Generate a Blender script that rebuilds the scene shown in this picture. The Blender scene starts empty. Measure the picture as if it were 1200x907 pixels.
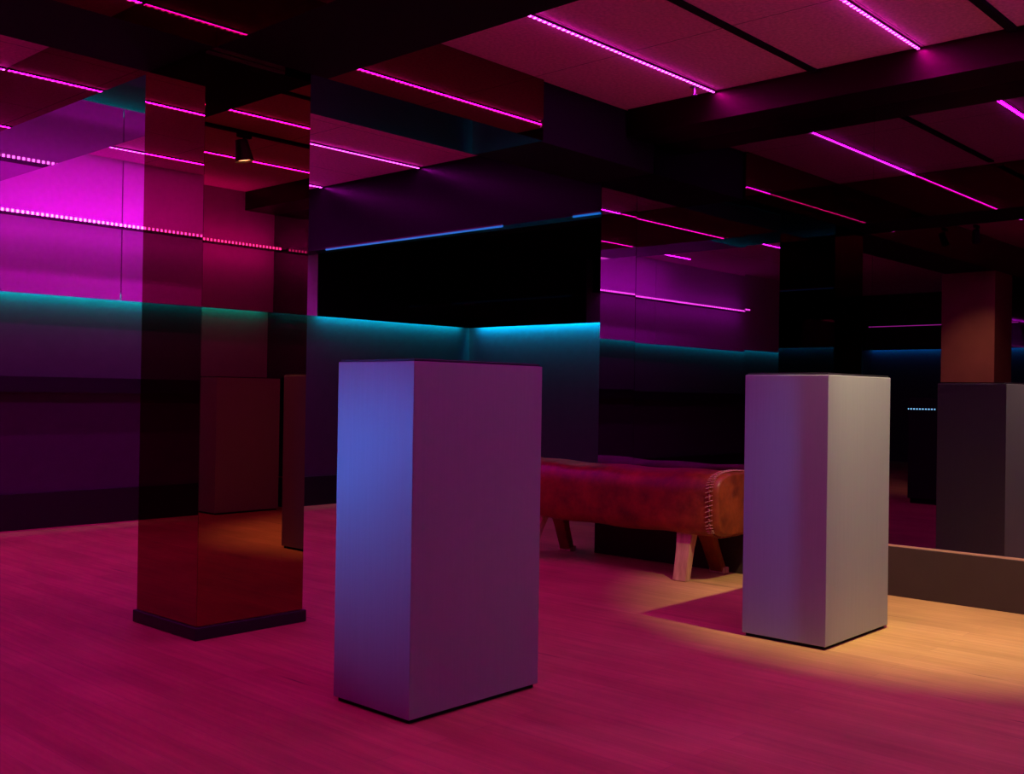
import bpy, bmesh, math, random
from mathutils import Vector, Matrix
random.seed(4)
C = bpy.context.scene.collection
sc = bpy.context.scene
PI = math.pi

# ------------------------------------------------------------------ tunables
ZC, ZB = 2.70, 2.37            # ceiling, underside of the mirrored beams
XM = 5.30                      # face of the mirrored right wall
YA = 7.50                      # left wall
XB = 7.50                      # back wall of the alcove
COVE = 1.655
MAG = (1.0, 0.0002, 1.0)
CX0, CX1, CY0, CY1 = 2.235, 2.75, 3.75, 4.235    # mirrored column
PS, PW = 10.5, 1.2             # ceiling strip watts per metre / wall strip
EXPO = 0.0

# ------------------------------------------------------------------ materials
def new_mat(name):
    m = bpy.data.materials.new(name); m.use_nodes = True
    nt = m.node_tree; b = nt.nodes['Principled BSDF']
    return m, nt, b

def flat(name, col, rough=0.5, metal=0.0, spec=0.5, noise=0.0, scale=8.0, bump=0.0, bscale=60.0, coat=0.0):
    m, nt, b = new_mat(name)
    b.inputs['Base Color'].default_value = (*col, 1)
    b.inputs['Roughness'].default_value = rough
    b.inputs['Metallic'].default_value = metal
    b.inputs['Specular IOR Level'].default_value = spec
    b.inputs['Coat Weight'].default_value = coat
    tc = nt.nodes.new('ShaderNodeTexCoord')
    if noise:
        n = nt.nodes.new('ShaderNodeTexNoise'); n.inputs['Scale'].default_value = scale; n.inputs['Detail'].default_value = 6
        nt.links.new(tc.outputs['Object'], n.inputs['Vector'])
        r = nt.nodes.new('ShaderNodeMapRange')
        r.inputs['From Min'].default_value = .3; r.inputs['From Max'].default_value = .7
        r.inputs['To Min'].default_value = 1 - noise; r.inputs['To Max'].default_value = 1 + noise
        nt.links.new(n.outputs['Fac'], r.inputs['Value'])
        mx = nt.nodes.new('ShaderNodeMix'); mx.data_type = 'RGBA'; mx.blend_type = 'MULTIPLY'
        mx.inputs['Factor'].default_value = 1
        mx.inputs[6].default_value = (*col, 1)
        nt.links.new(r.outputs['Result'], mx.inputs[7]); nt.links.new(mx.outputs[2], b.inputs['Base Color'])
    if bump:
        n2 = nt.nodes.new('ShaderNodeTexNoise'); n2.inputs['Scale'].default_value = bscale; n2.inputs['Detail'].default_value = 4
        nt.links.new(tc.outputs['Object'], n2.inputs['Vector'])
        bp = nt.nodes.new('ShaderNodeBump'); bp.inputs['Strength'].default_value = bump; bp.inputs['Distance'].default_value = .01
        nt.links.new(n2.outputs['Fac'], bp.inputs['Height']); nt.links.new(bp.outputs['Normal'], b.inputs['Normal'])
    return m

def mirror(name, tint, rough=0.0):
    m, nt, b = new_mat(name)
    b.inputs['Base Color'].default_value = (*tint, 1)
    b.inputs['Metallic'].default_value = 1.0
    b.inputs['Roughness'].default_value = rough
    b.inputs['Specular IOR Level'].default_value = 0.15
    return m

def emit(name, col, strength):
    m, nt, b = new_mat(name)
    b.inputs['Base Color'].default_value = (0, 0, 0, 1)
    b.inputs['Emission Color'].default_value = (*col, 1)
    b.inputs['Emission Strength'].default_value = strength
    return m

def floor_mat():
    m, nt, b = new_mat('worn_oak_planks')
    tc = nt.nodes.new('ShaderNodeTexCoord')
    mp = nt.nodes.new('ShaderNodeMapping'); mp.inputs['Rotation'].default_value = (0, 0, PI / 2)
    nt.links.new(tc.outputs['Object'], mp.inputs['Vector'])
    br = nt.nodes.new('ShaderNodeTexBrick')
    br.inputs['Color1'].default_value = (.46, .285, .096, 1); br.inputs['Color2'].default_value = (.39, .235, .073, 1)
    br.inputs['Mortar'].default_value = (.34, .18, .085, 1)
    br.inputs['Scale'].default_value = 1; br.inputs['Mortar Size'].default_value = .0016; br.inputs['Mortar Smooth'].default_value = .6
    br.inputs['Brick Width'].default_value = 1.6; br.inputs['Row Height'].default_value = .095
    br.offset = .37
    nt.links.new(mp.outputs['Vector'], br.inputs['Vector'])
    def noise(sx, sy, sz, sc_, det=6):
        q = nt.nodes.new('ShaderNodeMapping'); q.inputs['Scale'].default_value = (sx, sy, sz)
        nt.links.new(tc.outputs['Object'], q.inputs['Vector'])
        n = nt.nodes.new('ShaderNodeTexNoise'); n.inputs['Scale'].default_value = sc_; n.inputs['Detail'].default_value = det
        nt.links.new(q.outputs['Vector'], n.inputs['Vector']); return n
    def mul(a, bsock, lo, hi, f0=.3, f1=.7):
        r = nt.nodes.new('ShaderNodeMapRange'); r.inputs['From Min'].default_value = f0; r.inputs['From Max'].default_value = f1
        r.inputs['To Min'].default_value = lo; r.inputs['To Max'].default_value = hi
        nt.links.new(bsock, r.inputs['Value'])
        mx = nt.nodes.new('ShaderNodeMix'); mx.data_type = 'RGBA'; mx.blend_type = 'MULTIPLY'; mx.inputs['Factor'].default_value = 1
        nt.links.new(a, mx.inputs[6]); nt.links.new(r.outputs['Result'], mx.inputs[7]); return mx.outputs[2]
    grain = noise(30, 1.6, 1, 1.6)
    blot = noise(1, 1, 1, 2.2)
    streak = noise(9, .9, 1, 1.3, 3)
    c = mul(br.outputs['Color'], grain.outputs['Fac'], .88, 1.09)
    c = mul(c, blot.outputs['Fac'], .84, 1.12)
    c = mul(c, streak.outputs['Fac'], .90, 1.04, .28, .5)
    # a few open joints / dark scars along the boards
    scar = noise(22, 1.1, 1, 1.05, 1)
    c = mul(c, scar.outputs['Fac'], .45, 1.0, .215, .25)
    nt.links.new(c, b.inputs['Base Color'])
    b.inputs['Roughness'].default_value = .62; b.inputs['Specular IOR Level'].default_value = .18
    bp = nt.nodes.new('ShaderNodeBump'); bp.inputs['Strength'].default_value = .25; bp.inputs['Distance'].default_value = .004
    nt.links.new(grain.outputs['Fac'], bp.inputs['Height']); nt.links.new(bp.outputs['Normal'], b.inputs['Normal'])
    return m

def ceil_mat():
    # wood-wool boards with hairline joints
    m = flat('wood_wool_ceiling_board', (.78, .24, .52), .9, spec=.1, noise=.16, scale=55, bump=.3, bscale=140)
    nt = m.node_tree; b = nt.nodes['Principled BSDF']
    src = b.inputs['Base Color'].links[0].from_socket
    tc = nt.nodes.new('ShaderNodeTexCoord'); mp = nt.nodes.new('ShaderNodeMapping'); mp.inputs['Location'].default_value = (.33, .12, 0)
    nt.links.new(tc.outputs['Object'], mp.inputs['Vector'])
    br = nt.nodes.new('ShaderNodeTexBrick'); br.offset = 0; br.inputs['Scale'].default_value = 1
    br.inputs['Mortar Size'].default_value = .003; br.inputs['Brick Width'].default_value = 1.2; br.inputs['Row Height'].default_value = 1.13
    br.inputs['Color1'].default_value = br.inputs['Color2'].default_value = (1, 1, 1, 1); br.inputs['Mortar'].default_value = (.35, .35, .35, 1)
    nt.links.new(mp.outputs['Vector'], br.inputs['Vector'])
    mx = nt.nodes.new('ShaderNodeMix'); mx.data_type = 'RGBA'; mx.blend_type = 'MULTIPLY'; mx.inputs['Factor'].default_value = 1
    nt.links.new(src, mx.inputs[6]); nt.links.new(br.outputs['Color'], mx.inputs[7]); nt.links.new(mx.outputs[2], b.inputs['Base Color'])
    return m

def laminate_mat():
    # satin grey sheet metal / laminate with a very fine vertical grain
    m, nt, b = new_mat('satin_grey_laminate')
    tc = nt.nodes.new('ShaderNodeTexCoord')
    q = nt.nodes.new('ShaderNodeMapping'); q.inputs['Scale'].default_value = (1, 1, .03)
    nt.links.new(tc.outputs['Object'], q.inputs['Vector'])
    n = nt.nodes.new('ShaderNodeTexNoise'); n.inputs['Scale'].default_value = 130; n.inputs['Detail'].default_value = 3
    nt.links.new(q.outputs['Vector'], n.inputs['Vector'])
    r = nt.nodes.new('ShaderNodeMapRange'); r.inputs['To Min'].default_value = .93; r.inputs['To Max'].default_value = 1.07
    nt.links.new(n.outputs['Fac'], r.inputs['Value'])
    mx = nt.nodes.new('ShaderNodeMix'); mx.data_type = 'RGBA'; mx.blend_type = 'MULTIPLY'; mx.inputs['Factor'].default_value = 1
    mx.inputs[6].default_value = (.295, .345, .31, 1)
    nt.links.new(r.outputs['Result'], mx.inputs[7]); nt.links.new(mx.outputs[2], b.inputs['Base Color'])
    b.inputs['Metallic'].default_value = .0; b.inputs['Specular IOR Level'].default_value = .35
    b.inputs['Roughness'].default_value = .42
    return m

def leather_mat():
    m, nt, b = new_mat('worn_red_brown_leather')
    tc = nt.nodes.new('ShaderNodeTexCoord')
    n = nt.nodes.new('ShaderNodeTexNoise'); n.inputs['Scale'].default_value = 7; n.inputs['Detail'].default_value = 7; n.inputs['Roughness'].default_value = .65
    nt.links.new(tc.outputs['Object'], n.inputs['Vector'])
    cr = nt.nodes.new('ShaderNodeValToRGB')
    e = cr.color_ramp.elements
    e[0].position = .3; e[0].color = (.10, .016, .004, 1); e[1].position = .72; e[1].color = (.37, .080, .014, 1)
    nt.links.new(n.outputs['Fac'], cr.inputs['Fac']); nt.links.new(cr.outputs['Color'], b.inputs['Base Color'])
    b.inputs['Roughness'].default_value = .42; b.inputs['Specular IOR Level'].default_value = .45
    n2 = nt.nodes.new('ShaderNodeTexNoise'); n2.inputs['Scale'].default_value = 45; n2.inputs['Detail'].default_value = 5
    nt.links.new(tc.outputs['Object'], n2.inputs['Vector'])
    bp = nt.nodes.new('ShaderNodeBump'); bp.inputs['Strength'].default_value = .35; bp.inputs['Distance'].default_value = .006
    nt.links.new(n2.outputs['Fac'], bp.inputs['Height']); nt.links.new(bp.outputs['Normal'], b.inputs['Normal'])
    return m

def wood_mat():
    m, nt, b = new_mat('pale_worn_beech')
    tc = nt.nodes.new('ShaderNodeTexCoord')
    q = nt.nodes.new('ShaderNodeMapping'); q.inputs['Scale'].default_value = (30, 30, 2.5)
    nt.links.new(tc.outputs['Object'], q.inputs['Vector'])
    n = nt.nodes.new('ShaderNodeTexNoise'); n.inputs['Scale'].default_value = 1.5; n.inputs['Detail'].default_value = 6
    nt.links.new(q.outputs['Vector'], n.inputs['Vector'])
    cr = nt.nodes.new('ShaderNodeValToRGB'); e = cr.color_ramp.elements
    e[0].position = .3; e[0].color = (.40, .20, .10, 1); e[1].position = .7; e[1].color = (.66, .40, .22, 1)
    nt.links.new(n.outputs['Fac'], cr.inputs['Fac']); nt.links.new(cr.outputs['Color'], b.inputs['Base Color'])
    b.inputs['Roughness'].default_value = .55
    return m

def tape_mat(name, col, strength, pitch=.0333, rad=.0062, base=.06):
    # LED tape: round emitting diodes at a fixed pitch along the tape (object X), dim phosphor between
    m, nt, b = new_mat(name)
    tc = nt.nodes.new('ShaderNodeTexCoord'); sp = nt.nodes.new('ShaderNodeSeparateXYZ')
    nt.links.new(tc.outputs['Object'], sp.inputs[0])
    def mth(op, a, b_=None, c=None):
        n = nt.nodes.new('ShaderNodeMath'); n.operation = op
        for i, v in enumerate((a, b_, c)):
            if v is None: continue
            if isinstance(v, (int, float)): n.inputs[i].default_value = v
            else: nt.links.new(v, n.inputs[i])
        return n.outputs[0]
    fx = mth('MULTIPLY', mth('SUBTRACT', mth('FRACT', mth('DIVIDE', sp.outputs['X'], pitch)), .5), pitch)
    inside = mth('LESS_THAN', mth('ABSOLUTE', fx), rad)
    st = mth('MULTIPLY_ADD', inside, strength * (1 - base), strength * base)
    b.inputs['Base Color'].default_value = (.1, .03, .08, 1)
    b.inputs['Emission Color'].default_value = (*col, 1)
    nt.links.new(st, b.inputs['Emission Strength'])
    return m

M = dict(
    floor=floor_mat(), lower=flat('dark_plum_wall_paint', (.070, .046, .072), .75, spec=.1, noise=.05, scale=12),
    ceil=ceil_mat(),
    wall=flat('matt_wall_board', (.62, .60, .62), .8, spec=.15, noise=.04, scale=25),
    dado=flat('dark_lower_wall', (.30, .26, .30), .7, spec=.2, noise=.05, scale=12),
    black=flat('black_paint', (.012, .012, .014), .45, spec=.3),
    matt=flat('matt_black', (.010, .010, .011), .8, spec=.1),
    gloss=flat('black_gloss_panel', (.004, .004, .005), .03, spec=.8),
    bsatin=flat('brushed_bronze_soffit', (.036, .008, .014), .40, metal=1.0),
    satin=flat('dark_satin_soffit', (.0022, .0015, .002), .28, spec=.06),
    lip=flat('pale_highlight_lip', (.42, .24, .14), .5, spec=.3),  # pale warm colour stands for the spot's highlight on the skirting edge
    skirt=flat('anthracite_skirting', (.040, .024, .020), .45, spec=.1, noise=.08, scale=5),
    bronze=mirror('bronze_mirror', (.25, .070, .055)),
    bronze2=mirror('bronze_mirror_plain', (.20, .075, .075)),
    grey=mirror('smoked_mirror', (.21, .165, .235)),
    grey2=mirror('smoked_beam_mirror', (.135, .11, .125), .01),
    edge=mirror('polished_glass_edge', (.35, .33, .36), .15),
    lam=laminate_mat(), leather=leather_mat(), wood=wood_mat(),
    brown=flat('brown_panel', (.34, .13, .065), .6, noise=.1, scale=4),
    thread=flat('pale_thread', (.55, .33, .2), .7),
    chan=flat('dark_aluminium_channel', (.06, .055, .06), .5, metal=.6),
    pink=tape_mat('magenta_diode_tape', (1.0, .07, .80), 10.0, rad=.0080, base=.07),
    pinkdim=emit('magenta_diode_soft', (1.0, .05, .75), 1.2),
    cyan=tape_mat('cyan_diode_tape', (.25, .85, 1.0), 6.0, .0285, .006, .03),
    edge_glow=emit('blue_edge_glow', (.0, .13, .52), 1.0),
    warm=emit('warm_lamp_glass', (1.0, .72, .36), 30.0),
    steel=flat('brushed_steel', (.5, .5, .5), .3, metal=1.0),
)

# ------------------------------------------------------------------ mesh helpers
def bm_box(bm, lo, hi, bev=0.0, seg=2):
    r = bmesh.ops.create_cube(bm, size=1.0)
    vs = r['verts']
    for v in vs:
        v.co = Vector((lo[i] + (v.co[i] + .5) * (hi[i] - lo[i]) for i in range(3)))
    if bev:
        es = list({e for v in vs for e in v.link_edges})
        bmesh.ops.bevel(bm, geom=es, offset=bev, segments=seg, affect='EDGES', profile=.5)

def bm_cyl(bm, p0, p1, r0, r1=None, n=24, cap=True):
    p0, p1 = Vector(p0), Vector(p1); r1 = r0 if r1 is None else r1
    d = p1 - p0
    m = Matrix.Translation((p0 + p1) / 2) @ d.to_track_quat('Z', 'Y').to_matrix().to_4x4()
    bmesh.ops.create_cone(bm, cap_ends=cap, segments=n, radius1=r0, radius2=r1, depth=d.length, matrix=m)

def obj(name, bm, mat, parent=None, origin=(0, 0, 0), smooth=False):
    o_ = Vector(origin)
    for v in bm.verts: v.co -= o_
    me = bpy.data.meshes.new(name); bm.to_mesh(me); bm.free()
    if smooth:
        for p in me.polygons: p.use_smooth = True
    me.materials.append(mat)
    o = bpy.data.objects.new(name, me); C.objects.link(o)
    if parent:
        o.parent = parent
        o.location = o_ - parent.location
    else:
        o.location = o_
    return o

def box(name, lo, hi, mat, parent=None, bev=0.0, origin=None):
    bm = bmesh.new(); bm_box(bm, lo, hi, bev)
    if origin is None: origin = ((lo[0] + hi[0]) / 2, (lo[1] + hi[1]) / 2, lo[2])
    return obj(name, bm, mat, parent, origin)

def struct(name, lo, hi, mat, bev=0.0):
    o = box(name, lo, hi, mat, None, bev); o['kind'] = 'structure'; return o

def tag(o, label, cat, group=None):
    o['label'] = label; o['category'] = cat
    if group: o['group'] = group
    return o

def thing(name, loc, label, cat, group=None):
    o = bpy.data.objects.new(name, None); C.objects.link(o); o.location = loc
    o.empty_display_size = .1
    return tag(o, label, cat, group)

def area(name, loc, direction, up_len, w, power, col, parent=None, xdir=(1, 0, 0)):
    """rectangular lamp: local X along xdir (length up_len), shines along direction"""
    l = bpy.data.lights.new(name, 'AREA'); l.shape = 'RECTANGLE'
    l.size = up_len; l.size_y = w; l.energy = power; l.color = col
    o = bpy.data.objects.new(name, l); C.objects.link(o)
    z = -Vector(direction).normalized(); x = Vector(xdir).normalized(); y = z.cross(x)
    rot = Matrix((x, y, z)).transposed().to_4x4()
    o.matrix_world = Matrix.Translation(loc) @ rot
    if parent:
        o.parent = parent; o.matrix_parent_inverse = Matrix.Identity(4)
        o.matrix_basis = Matrix.Translation(Vector(loc) - parent.location) @ rot
    return o

# ------------------------------------------------------------------ camera (solved from the two plinths)
F, YAW, PITCH, ROLL, HC = 1225.6, .7438, .0062, .0149, 1.0064
fw = Vector((math.cos(PITCH) * math.cos(YAW), math.cos(PITCH) * math.sin(YAW), math.sin(PITCH)))
r = fw.cross(Vector((0, 0, 1))).normalized(); u = r.cross(fw)
c_, s_ = math.cos(ROLL), math.sin(ROLL)
r2 = c_ * r + s_ * u; u2 = -s_ * r + c_ * u
cam = bpy.data.cameras.new('camera'); co = bpy.data.objects.new('camera', cam); C.objects.link(co)
cam.sensor_width = 36; cam.lens = 36 * F / 1200; cam.sensor_fit = 'HORIZONTAL'; cam.clip_start = .05
co.matrix_world = Matrix.Translation((0, 0, HC)) @ Matrix((r2, u2, -fw)).transposed().to_4x4()
sc.camera = co

# ------------------------------------------------------------------ setting
struct('floor', (-6.2, -1.6, -.1), (8.0, 8.0, 0), M['floor'])
struct('ceiling', (-6.2, -1.6, ZC), (8.0, 8.0, ZC + .1), M['ceil'])
# joints of the ceiling boards
n_tr = [0]
def trim(lo, hi, mat, bev=0.0):
    n_tr[0] += 1
    return struct('trim_%d' % n_tr[0], lo, hi, mat, bev)

def upper_board(a, b, axis, w, sg, z, mat):
    # wall board standing 8 cm proud, its lower rim open behind a thin lip: the cove slot
    n_tr[0] += 1
    bm = bmesh.new()
    for q0, q1, z0, z1 in ((.001, .08, z + .075, ZC - .001), (.068, .08, z, z + .075)):
        lo, hi = sorted((w - sg * q0, w - sg * q1))
        if axis == 'y': bm_box(bm, (a, lo, z0), (b, hi, z1))
        else: bm_box(bm, (lo, a, z0), (hi, b, z1))
    bmesh.ops.remove_doubles(bm, verts=bm.verts, dist=1e-5)
    o = obj('trim_%d' % n_tr[0], bm, mat, None, ((a + b) / 2, w, z) if axis == 'y' else (w, (a + b) / 2, z))
    o['kind'] = 'structure'
# left wall: pale upper board over a cove, ledge with its shadow band in black, lower wall
struct('wall_left', (-6.2, YA, 0), (8.0, YA + .15, ZC), M['lower'])
for x0, x1 in ((-5.9, -.05), (-.04, 3.745), (3.755, 5.545)):
    upper_board(x0, x1, 'y', YA, 1, COVE, M['wall'])
upper_board(5.555, 7.415, 'y', YA, 1, COVE, M['gloss'])
trim((-5.9, YA - .07, .965), (5.25, YA, 1.075), M['black'])  # ledge; the shadow under it is put in as black
struct('baseboard_left', (-5.9, YA - .025, 0), (7.47, YA, .255), M['black'], .003)
# alcove back wall
struct('wall_back', (XB, 4.0, 0), (XB + .15, YA + .15, ZC), M['lower'])
upper_board(4.2, YA - .001, 'x', XB, 1, COVE, M['gloss'])
struct('baseboard_back', (XB - .025, 4.2, 0), (XB, YA - .025, .255), M['black'], .003)
# header over the alcove opening and return wall behind the mirrors
trim((XM, 4.125, 2.175), (XM + .14, YA - .081, ZC - .001), M['satin'])
trim((XM + .14, 4.0, 2.55), (XB - .08, YA - .08, ZC - .002), M['matt'])
struct('wall_right', (XM + .012, -1.6, 0), (XM + .15, 4.12, ZC), M['matt'])
trim((XM + .15, 3.98, 0), (XB, 4.12, 2.55), M['matt'])
trim((XM, -.35, .26), (XM + .012, .80, 2.54), M['grey'])
struct('baseboard_right', (XM - .025, -.35, 0), (XM + .012, 4.12, .251), M['skirt'], .002)
# soffit along the mirrored wall
trim((5.0, -.35, 2.54), (XM + .012, 3.70, ZC - .001), M['bsatin'])
# near wall on the camera's right, seen only in the column's mirror
YC = -.35
struct('wall_front', (1.5, YC - .15, 0), (XM + .012, YC, ZC), M['dado'])
upper_board(1.5, XM - .001, 'y', YC, -1, COVE + .03, M['dado'])
trim((1.5, YC, 1.0), (XM - .001, YC + .07, 1.11), M['black'])
struct('baseboard_front', (1.5, YC, 0), (XM - .026, YC + .025, .255), M['black'], .003)
# far end of the room behind the photographer, seen only in the mirrors
struct('wall_far', (-6.2, -1.6, 0), (-6.05, YA, ZC), M['lower'])
upper_board(4.5, YA - .08, 'x', -6.05, -1, 1.80, M['gloss'])

# mirrored beams -------------------------------------------------
def mirror_beam(lo, hi, side, bottom):
    """core + mirror sheets on four long faces"""
    o = trim(lo, hi, bottom)
    return o
BX0, BX1, BY0, BY1 = 2.25, 2.80, 3.70, 4.22
def clad(lo, hi, faces):
    """box whose faces take their own sheet: faces = {'-x':mat,...}, rest grey2"""
    n_tr[0] += 1
    bm = bmesh.new(); bm_box(bm, lo, hi)
    o = obj('trim_%d' % n_tr[0], bm, M['grey2'], None, ((lo[0] + hi[0]) / 2, (lo[1] + hi[1]) / 2, lo[2]))
    o['kind'] = 'structure'
    idx = {}
    for k, m in faces.items():
        o.data.materials.append(m); idx[k] = len(o.data.materials) - 1
    for p in o.data.polygons:
        n = p.normal
        k = ('+x' if n.x > .5 else '-x' if n.x < -.5 else '+y' if n.y > .5 else '-y' if n.y < -.5 else '-z' if n.z < -.5 else '+z')
        if k in idx: p.material_index = idx[k]
    return o
br = {'-x': M['bronze2'], '+x': M['bronze2'], '-y': M['bronze2'], '+y': M['bronze2']}
clad((BX0, -1.6, ZB), (BX1, BY0, ZC - .001), {**br, '-z': M['matt']})
clad((BX0, BY0 + .001, ZB), (BX1, YA - .081, ZC - .001), br)                 # beam running away to the left wall
clad((BX1 + .001, BY0, ZB), (4.24, BY1, ZC - .001), br)                # beam from the column to the right
clad((-6.04, BY0, ZB), (BX0 - .001, BY1, ZC - .001), {**br, '-z': M['matt']})
trim((4.241, BY0 + .02, ZB), (XM - .001, BY1, ZC - .001), M['matt'])
# second mirrored column further back on the same beam (seen in the right wall's mirror)
struct('wall_pillar', (-1.42, 3.70, 0), (-.87, 4.25, ZB - .001), M['brown'])

# ------------------------------------------------------------------ mirror sheets on the right wall
mir = [(3.845, 4.12, 'narrow smoked mirror strip at the open left end of the mirrored wall', 0.0),
       (3.075, 3.8438, 'smoked mirror panel behind the padded bench, reflecting the magenta wall', 0.10),
       (2.325, 3.0738, 'smoked mirror panel directly behind the right grey plinth, mostly black', 0.0),
       (.803, 2.3238, 'smoked mirror panel right of the right plinth, reflecting its dark back', 0.0)]
for y0, y1, lab, ang in mir:
    bm = bmesh.new(); bm_box(bm, (XM, y0, .26), (XM + .010, y1, 2.54))
    o = obj('mirror_panel', bm, M['grey'], None, (XM, (y0 + y1) / 2, .26))
    o.rotation_euler = (math.radians(0), math.radians(ang), 0)
    tag(o, lab, 'mirror', 'smoked mirror panels on the right wall')
trim((XM - .014, -.35, .2512), (XM + .012, 4.12, .259), M['lip'])

# ------------------------------------------------------------------ mirrored column
col = thing('mirrored_column', ((CX0 + CX1) / 2, (CY0 + CY1) / 2, 0), 'square bronze-mirrored column on a black base at left', 'column')
box('core', (CX0 + .012, CY0 + .012, .02), (CX1 - .012, CY1 - .012, ZB - .001), M['matt'], col)
def sheet(p0, p1, n, rot=0.0):
    # thin mirror sheet between two floor points, facing n
    p0, p1, n = Vector((*p0, 0)), Vector((*p1, 0)), Vector((*n, 0))
    bm = bmesh.new()
    vs = []
    for z in (.055, ZB - .002):
        for q in (p0, p1):
            vs.append((q + n * .0, z)); vs.append((q - n * .008, z))
    V = [bm.verts.new((q.x, q.y, z)) for q, z in vs]
    for f in ((0, 2, 6, 4), (1, 5, 7, 3), (0, 4, 5, 1), (2, 3, 7, 6), (0, 1, 3, 2), (4, 6, 7, 5)):
        bm.faces.new([V[i] for i in f])
    bmesh.ops.recalc_face_normals(bm, faces=bm.faces)
    o = obj('mirror_face', bm, M['bronze'], col, ((p0.x + p1.x) / 2, (p0.y + p1.y) / 2, .055))
    o.rotation_euler = (0, 0, rot)
g = .002
sheet((CX0, CY0 + g), (CX0, CY1 - g), (-1, 0))
sheet((CX0 + g, CY0), (CX1 - g, CY0), (0, -1), math.radians(-.15))
sheet((CX1, CY0 + g), (CX1, CY1 - g), (1, 0))
sheet((CX0 + g, CY1), (CX1 - g, CY1), (0, 1))
b_ = .012
box('base', (CX0 - b_, CY0 - b_, 0), (CX1 + b_, CY1 + b_, .052), M['black'], col, .004)

# ------------------------------------------------------------------ grey plinths
def plinth(x, y, w, d, label, seen=True):
    t = thing('display_plinth', (x + w / 2, y + d / 2, 0), label, 'plinth', 'grey display plinths')
    box('recessed_base', (x + .012, y + .012, 0), (x + w - .012, y + d - .012, .02), M['matt'], t)
    box('body', (x, y, .014), (x + w, y + d, 1.10), M['lam'], t, .0022)
    box('top_plate', (x + .006, y + .006, 1.1005), (x + w - .006, y + d - .006, 1.108), M['black'], t, .002)
    return t
plinth(2.1252, 2.3578, .5905, .3677, 'tall grey display plinth in the foreground, left side lit blue')
plinth(3.9225, 1.8940, .6007, .3751, 'tall grey display plinth at right standing in the warm spotlight')
plinth(4.53, -.25, .60, .35, 'grey display plinth seen only as a dark reflection in the mirrored column')

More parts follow.
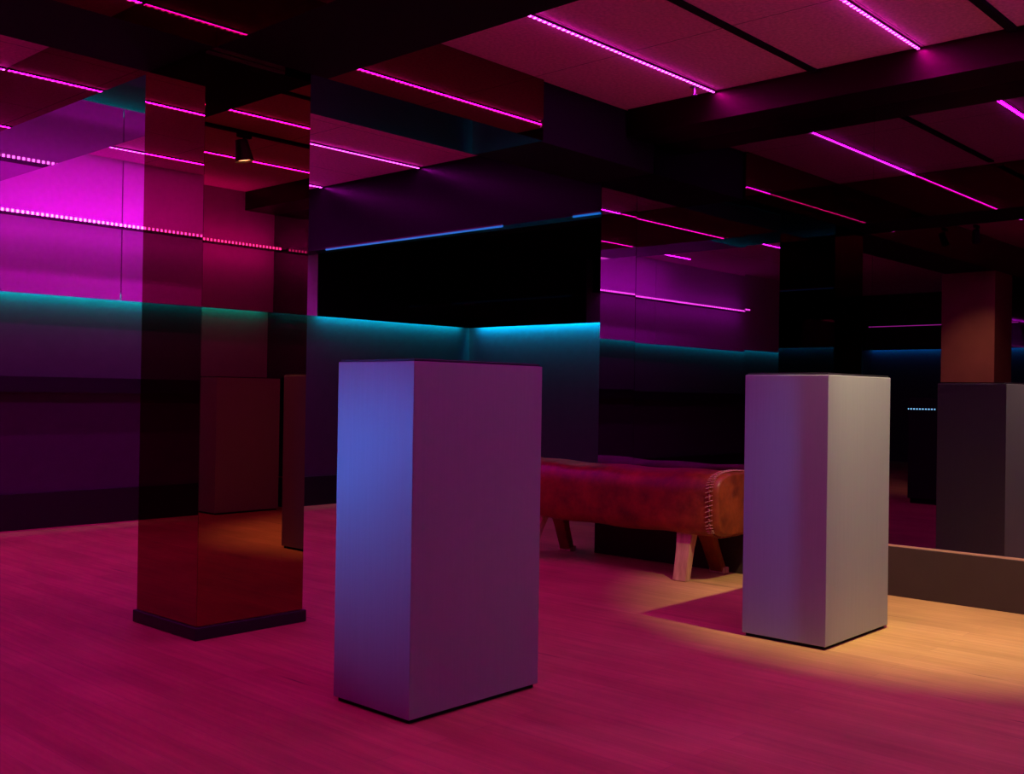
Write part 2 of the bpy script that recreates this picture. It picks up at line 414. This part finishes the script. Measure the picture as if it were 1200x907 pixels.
# ------------------------------------------------------------------ vaulting-horse bench
def horse():
    X0, X1, Y0, Y1, Z0, Z1 = 4.80, 5.235, 2.93, 4.52, .255, .605
    cx, cz = (X0 + X1) / 2, (Z0 + Z1) / 2
    t = thing('padded_bench', (cx, (Y0 + Y1) / 2, 0), 'low red-brown leather padded bench with splayed wooden legs by the mirror', 'bench')
    # body: superelliptic loft along Y, rounded ends
    bm = bmesh.new(); n = 48; rings = []
    prof = [(0, .90), (.004, .945), (.014, .975), (.03, .99), (.06, 1.0)]
    ys = [(Y0 + a, s) for a, s in prof] + [(Y0 + .06 + (Y1 - Y0 - .12) * i / 24, 1.0) for i in range(1, 24)] + [(Y1 - a, s) for a, s in reversed(prof)]
    def sec(y, s):
        out = []
        sag = .012 * math.sin(PI * (y - Y0) / (Y1 - Y0))
        for i in range(n):
            a = 2 * PI * i / n
            cs, sn = math.cos(a), math.sin(a)
            e = .42
            px = math.copysign(abs(cs) ** e, cs) * (X1 - X0) / 2 * s
            pz = math.copysign(abs(sn) ** e, sn) * (Z1 - Z0) / 2 * s
            if sn > 0: pz += .018 * (1 - (px / ((X1 - X0) / 2)) ** 2) - .02     # crowned top
            px *= 1 + .02 * math.sin(y * 9) * .4
            out.append(Vector((cx + px, y, cz + pz - sag + .004 * math.sin(y * 13 + a * 2))))
        return out
    for y, s in ys: rings.append([bm.verts.new(p) for p in sec(y, s)])
    for a, b in zip(rings, rings[1:]):
        for i in range(n): bm.faces.new((a[i], a[(i + 1) % n], b[(i + 1) % n], b[i]))
    bm.faces.new(rings[0]); bm.faces.new(list(reversed(rings[-1])))
    bmesh.ops.recalc_face_normals(bm, faces=bm.faces)
    obj('leather_body', bm, M['leather'], t, (cx, (Y0 + Y1) / 2, cz), True)
    # sewn welts round both ends
    for y, s in ((Y0 + .05, 1.0), (Y1 - .05, 1.0)):
        bm = bmesh.new(); pts = sec(y, 1.012)
        rr = .007
        prev = None
        for i in range(n):
            p, q = pts[i], pts[(i + 1) % n]
            if (q - p).length > 1e-4: bm_cyl(bm, p, q, rr, n=8)
        obj('welt', bm, M['leather'], t, (cx, y, cz), True)
    # lacing of the near end: criss-cross stitches along the welt
    bm = bmesh.new(); pts = sec(Y0 + .05, 1.016)
    for i in range(n):
        p = pts[i]; q = pts[(i + 1) % n]
        L = (q - p).length; k = max(1, int(L / .022))
        for j in range(k):
            a = p.lerp(q, (j + .2) / k); b = p.lerp(q, (j + .8) / k)
            if a.z < Z0 + .03: continue
            out = Vector((a.x - cx, 0, a.z - cz)).normalized() * .004
            bm_cyl(bm, a + out + Vector((0, -.022, 0)), b + out + Vector((0, .022, 0)), .0022, n=6)
    o = obj('stitching', bm, M['thread'], t, (cx, Y0 + .05, cz)); o['label'] = 'pale criss-cross stitches at the near end'
    # legs: bevelled beech blocks, splayed out
    for sx in (-1, 1):
        for sy in (-1, 1):
            yb = 3.175 if sy < 0 else 4.30
            foot = Vector((4.835 if sx < 0 else 5.225, yb, 0))
            top = Vector((4.90 if sx < 0 else 5.05, yb + (-.0 if sy < 0 else -.06), .30))
            w, d, w2, d2 = .048, .085, .066, .11
            bm = bmesh.new()
            V = []
            for q, a, b in ((foot, w, d), (foot.lerp(top, .58), w * 1.1, d * 1.05), (top, w2, d2)):
                for ux, uy in ((-1, -1), (1, -1), (1, 1), (-1, 1)):
                    V.append(bm.verts.new((q.x + ux * a / 2, q.y + uy * b / 2, q.z)))
            # the block is chamfered where it runs under the body
            for k in range(2):
                for i in range(4):
                    j = (i + 1) % 4
                    bm.faces.new((V[k * 4 + i], V[k * 4 + j], V[k * 4 + 4 + j], V[k * 4 + 4 + i]))
            bm.faces.new((V[3], V[2], V[1], V[0])); bm.faces.new(V[8:12])
            bmesh.ops.bevel(bm, geom=list(bm.edges), offset=.004, segments=2, affect='EDGES')
            lg = obj('leg', bm, M['wood'] if sx < 0 else M['leather'], t, foot)
            if sx > 0:
                # rear legs: leather-wrapped with a bare wooden foot
                lg['label'] = 'dark rear leg with a bare wooden foot'
                bm = bmesh.new(); bm_box(bm, (foot.x - .031, foot.y - .048, 0), (foot.x + .029, foot.y + .048, .035), .004)
                f = obj('foot', bm, M['wood'], None, foot)
                f.parent = lg; f.location = (0, 0, 0)
horse()

# ------------------------------------------------------------------ LED strips
def ceiling_strip(x0, x1, y, label, watt=None, z=ZC):
    t = thing('led_strip', ((x0 + x1) / 2, y, z), label, 'light strip', 'magenta LED strips on the ceiling')
    box('channel', (x0, y - .0065, z - .012), (x1, y + .0065, z - .0005), M['chan'], t, .001)
    box('diode_tape', (x0 + .006, y - .006, z - .0165), (x1 - .006, y + .006, z - .0135), M['pink'], t)
    area('strip_lamp', ((x0 + x1) / 2, y, z - .013), (0, 0, -1), x1 - x0 - .01, .024, (watt or PS) * (x1 - x0), MAG, t)
    return t
for y, lab in ((3.10, 'magenta LED strip on the ceiling, brightest and running to the dark soffit above the plinths'),
               (1.97, 'magenta LED strip in the top right corner of the ceiling'),
               (.85, 'magenta LED strip seen only mirrored in the bronze column')):
    ceiling_strip(2.812, 4.985, y, lab, {3.10: 8.5, 1.97: 9, .85: 9.5}[y])
ceiling_strip(2.812, 5.285, 5.84, 'magenta LED strip on the ceiling beyond the beam, right of the column')
ceiling_strip(2.812, 5.285, 7.03, 'magenta LED strip nearest the left wall, beyond the column', 12)
ceiling_strip(-.2, 2.245, 5.76, 'magenta LED strip at the left edge, ending at the bronze beam')
ceiling_strip(-.2, 2.245, 7.03, 'magenta LED strip left of the beam, along the magenta wall', 15)
for y, lab in ((3.10, 'magenta LED strip mirrored as a slanting line at the top edge, above the column'),
               (1.97, 'magenta LED strip over the camera, seen only as a faint piece in the mirrors')):
    ceiling_strip(.3, 2.245, y, lab)

def wall_strip(x0, x1, yw, dy, z, label, watt):
    t = thing('mounted_led_strip', ((x0 + x1) / 2, yw, z), label, 'light strip', 'magenta LED strips on the walls')
    y = yw + dy * .16
    box('channel', (x0, min(yw, y), z - .006), (x1, max(yw, y), z + .006), M['chan'], t, .001)
    box('diode_tape', (x0 + .008, min(y, y + dy * .005), z - .0095), (x1 - .008, max(y, y + dy * .005), z + .0095), M['pink'], t)
    for s in (-1, 1):
        area('strip_lamp', ((x0 + x1) / 2, yw + dy * .155, z + s * .010), (0, -dy * .6, s * .8), x1 - x0 - .01, .012, watt * (x1 - x0) / 2, MAG, t)
    return t
wall_strip(-2.05, 5.2, YA - .08, -1, 2.19, 'long dotted magenta LED strip across the bright magenta wall', PW)
wall_strip(1.6, XM - .03, YC + .08, 1, 2.225, 'dotted magenta LED strip seen mirrored in the right face of the column', 7)
t = thing('mounted_led_strip', (-5.95, 6.2, 2.18), 'faint pink LED line seen deep in the right mirror', 'light strip', 'magenta LED strips on the walls')
box('channel', (-5.949, 5.0, 2.17), (-5.935, 7.3, 2.19), M['chan'], t)
box('diode_row', (-5.934, 5.0, 2.175), (-5.93, 7.3, 2.185), M['pinkdim'], t)

# cyan cove lights: hidden lamps in the slot under the upper boards, shining down the wall
CYA, CY, BL = (0.0, .68, .44), (0.0, .64, .42), (0.0, .045, .55)
def cove(a, b, axis, w, sg, z, pc, pb, label, cy=None):
    def P(q, m): return (m, w - sg * q) if axis == 'y' else (w - sg * q, m)
    m = (a + b) / 2
    t = thing('cove_light', (*P(.035, m), z + .07), label, 'light strip', 'cyan cove lights')
    q = sorted((w - sg * .006, w - sg * .064))
    lo, hi = ((a, q[0], z + .060), (b, q[1], z + .0745)) if axis == 'y' else ((q[0], a, z + .060), (q[1], b, z + .0745))
    box('housing', lo, hi, M['chan'], t)
    xd = (1, 0, 0) if axis == 'y' else (0, 1, 0)
    dr = (0, sg * .98, -.2) if axis == 'y' else (sg * .98, 0, -.2)
    area('cyan_lamp', (*P(.050, m), z + .045), dr, b - a, .016, pc * (b - a), cy or CY, t, xd)
    dr = (0, sg * .93, -.36) if axis == 'y' else (sg * .93, 0, -.36)
    area('blue_lamp', (*P(.056, m), z + .022), dr, b - a, .012, pb * (b - a), BL, t, xd)
cove(-5.8, 5.3, 'y', YA, 1, COVE, 6.5, 1.2, 'cyan cove light under the magenta wall board at left', CYA)
cove(5.6, 7.36, 'y', YA, 1, COVE, 7.5, 3, 'teal cove light in the alcove left of the corner', (0, .68, .40))
cove(4.3, 7.36, 'x', XB, 1, COVE, 16, 9, 'bright cyan cove light in the alcove right of the corner')
cove(1.6, XM - .05, 'y', YC, -1, COVE + .03, 7.0, .8, 'cyan cove light seen mirrored low in the column', CYA)
cove(4.6, 7.3, 'x', -6.05, -1, 1.80, 4.0, 4.0, 'dim blue cove light seen deep in the right mirror')

# alcove header's bottom edge catching cove light, painted in as a blue glow
for y0, y1, lab in ((4.125, 4.35, 'short glow for cove light caught on the header edge next to the mirrored wall'),
                    (4.98, 6.98, 'long thin glow for cove light caught on the lower edge of the dark header')):
    t = thing('lit_header_edge', (XM - .006, (y0 + y1) / 2, 2.165), lab, 'light strip')
    box('profile', (XM - .012, y0, 2.176), (XM - .0005, y1, 2.186), M['chan'], t)  # bar behind the glow, not a lamp part
    box('glow_bar', (XM - .010, y0, 2.163), (XM - .001, y1, 2.1758), M['edge_glow'], t)

# ------------------------------------------------------------------ dark cabinet with cyan LEDs (left of frame, seen in the right mirror)
t = thing('black_cabinet', (.30, 3.92, 0), 'black cabinet with a short cyan LED row, seen only in the right mirror', 'cabinet')
box('carcass', (.05, 3.55, .05), (.50, 4.05, 1.02), M['black'], t, .004)
box('plinth', (.07, 3.57, 0), (.48, 4.03, .05), M['matt'], t)
box('led_profile', (.5005, 3.785, .905), (.514, 4.045, .925), M['chan'], t)
bm = bmesh.new(); bm_box(bm, (-.13, -.006, -.003), (.13, .006, .003))
o = obj('diode_tape', bm, M['cyan'], t); o.location = Vector((.517, 3.915, .915)) - t.location; o.rotation_euler = (PI / 2, 0, PI / 2)
bl = area('cyan_lamp', (.523, 3.915, .915), (.777, -.629, -.10), .25, .014, 2.8, (0, .20, 1.0), t, (.629, .777, 0))
bl.data.spread = math.radians(35)

# ------------------------------------------------------------------ ceiling track + spotlight
t = thing('lighting_track', (4.0, 2.52, ZC), 'black lighting track crossing the ceiling between two magenta strips', 'track')
box('rail', (2.90, 2.50, ZC - .012), (4.995, 2.54, ZC - .0005), M['matt'], t, .002)
box('end_cap', (4.975, 2.498, ZC - .014), (4.997, 2.542, ZC - .001), M['black'], t)
t = thing('lighting_track', (4.0, 1.55, ZC), 'black lighting track that carries the warm spotlight', 'track')
box('rail', (2.90, 1.53, ZC - .02), (4.995, 1.57, ZC - .0005), M['matt'], t, .002)
L0 = Vector((3.82, 1.55, 2.53)); aim = Vector((4.92, 1.80, 0)); ax = (Vector((4.25, 1.66, 0)) - L0).normalized()
sp = thing('track_spotlight', (L0.x, L0.y, ZC - .02), 'black track spotlight with a glowing warm rim, mirrored in the column', 'spotlight')
box('adapter', (L0.x - .05, L0.y - .015, ZC - .045), (L0.x + .05, L0.y + .015, ZC - .0205), M['matt'], sp, .003)
bm = bmesh.new(); bm_cyl(bm, (L0.x, L0.y, ZC - .045), L0 - ax * .07, .008, n=12)
obj('stem', bm, M['matt'], sp, L0)
bm = bmesh.new(); bm_cyl(bm, L0 - ax * .11, L0 + ax * .03, .040, .062, 32, True)
bmesh.ops.delete(bm, geom=[f for f in bm.faces if f.calc_center_median().dot(ax) > (L0 + ax * .029).dot(ax)], context='FACES')
obj('head', bm, M['black'], sp, L0)
bm = bmesh.new(); bm_cyl(bm, L0 + ax * .012, L0 + ax * .016, .057, .057, 32)
obj('lamp_glass', bm, M['warm'], sp, L0)
sl = bpy.data.lights.new('spot_lamp', 'SPOT'); sl.energy = 350; sl.color = (1.0, .78, .45); sl.spot_size = math.radians(66); sl.spot_blend = .8
sl.shadow_soft_size = .022
so = bpy.data.objects.new('spot_lamp', sl); C.objects.link(so)
so.parent = sp; so.location = L0 + ax * .045 + Vector((.052, 0, .0)) - sp.location; so.rotation_euler = (aim - L0).to_track_quat('-Z', 'Y').to_euler()

def small_spot(P, aim, label, energy, ang):
    P = Vector(P); ax = (Vector(aim) - P).normalized()
    t = thing('track_spotlight', (P.x, P.y, ZC), label, 'spotlight')
    box('adapter', (P.x - .05, P.y - .015, ZC - .03), (P.x + .05, P.y + .015, ZC - .0005), M['matt'], t, .003)
    bm = bmesh.new(); bm_cyl(bm, (P.x, P.y, ZC - .03), P - ax * .03, .008, n=12); obj('stem', bm, M['matt'], t, P)
    bm = bmesh.new(); bm_cyl(bm, P - ax * .10, P + ax * .03, .028, .036, 24)
    bmesh.ops.delete(bm, geom=[f for f in bm.faces if f.calc_center_median().dot(ax) > (P + ax * .029).dot(ax)], context='FACES')
    obj('head', bm, M['black'], t, P)
    bm = bmesh.new(); bm_cyl(bm, P + ax * .012, P + ax * .016, .031, .031, 24); obj('lamp_glass', bm, M['warm'], t, P)
    l = bpy.data.lights.new('spot_lamp', 'SPOT'); l.energy = energy; l.color = (1.0, .55, .30); l.spot_size = math.radians(ang); l.spot_blend = 1.0; l.shadow_soft_size = .02
    o = bpy.data.objects.new('spot_lamp', l); C.objects.link(o); o.parent = t; o.location = P + ax * .045 - t.location
    o.rotation_euler = ax.to_track_quat('-Z', 'Y').to_euler()
small_spot((.15, 3.55, 2.56), (-.87, 3.85, .95), 'small black spotlight lighting a brown pillar behind the camera', 120, 62)

# ------------------------------------------------------------------ small ceiling things
def sprinkler(x, y, zt, label):
    t = thing('sprinkler', (x, y, zt), label, 'sprinkler')
    bm = bmesh.new(); bm_cyl(bm, (x, y, zt - .006), (x, y, zt - .0005), .026, n=24); obj('rose', bm, M['steel'], t, (x, y, zt))
    bm = bmesh.new(); bm_cyl(bm, (x, y, zt - .045), (x, y, zt - .006), .007, n=12); obj('stem', bm, M['steel'], t, (x, y, zt))
    bm = bmesh.new(); bm_cyl(bm, (x, y, zt - .049), (x, y, zt - .045), .016, n=20); obj('deflector', bm, M['steel'], t, (x, y, zt))
sprinkler(4.86, 3.15, ZC, 'small sprinkler head hanging at the end of the brightest magenta strip')

# ------------------------------------------------------------------ render look
w = bpy.data.worlds.new('dark'); w.use_nodes = True; sc.world = w
w.node_tree.nodes['Background'].inputs['Color'].default_value = (0, 0, 0, 1)
sc.view_settings.view_transform = 'Standard'; sc.view_settings.look = 'None'
sc.view_settings.exposure = EXPO; sc.view_settings.gamma = 1; sc.view_settings.use_curve_mapping = False
cy = sc.cycles
cy.max_bounces = 14; cy.glossy_bounces = 10; cy.diffuse_bounces = 6
cy.sample_clamp_indirect = 4; cy.caustics_reflective = True; cy.caustics_refractive = False; cy.blur_glossy = .5
cy.use_denoising = True
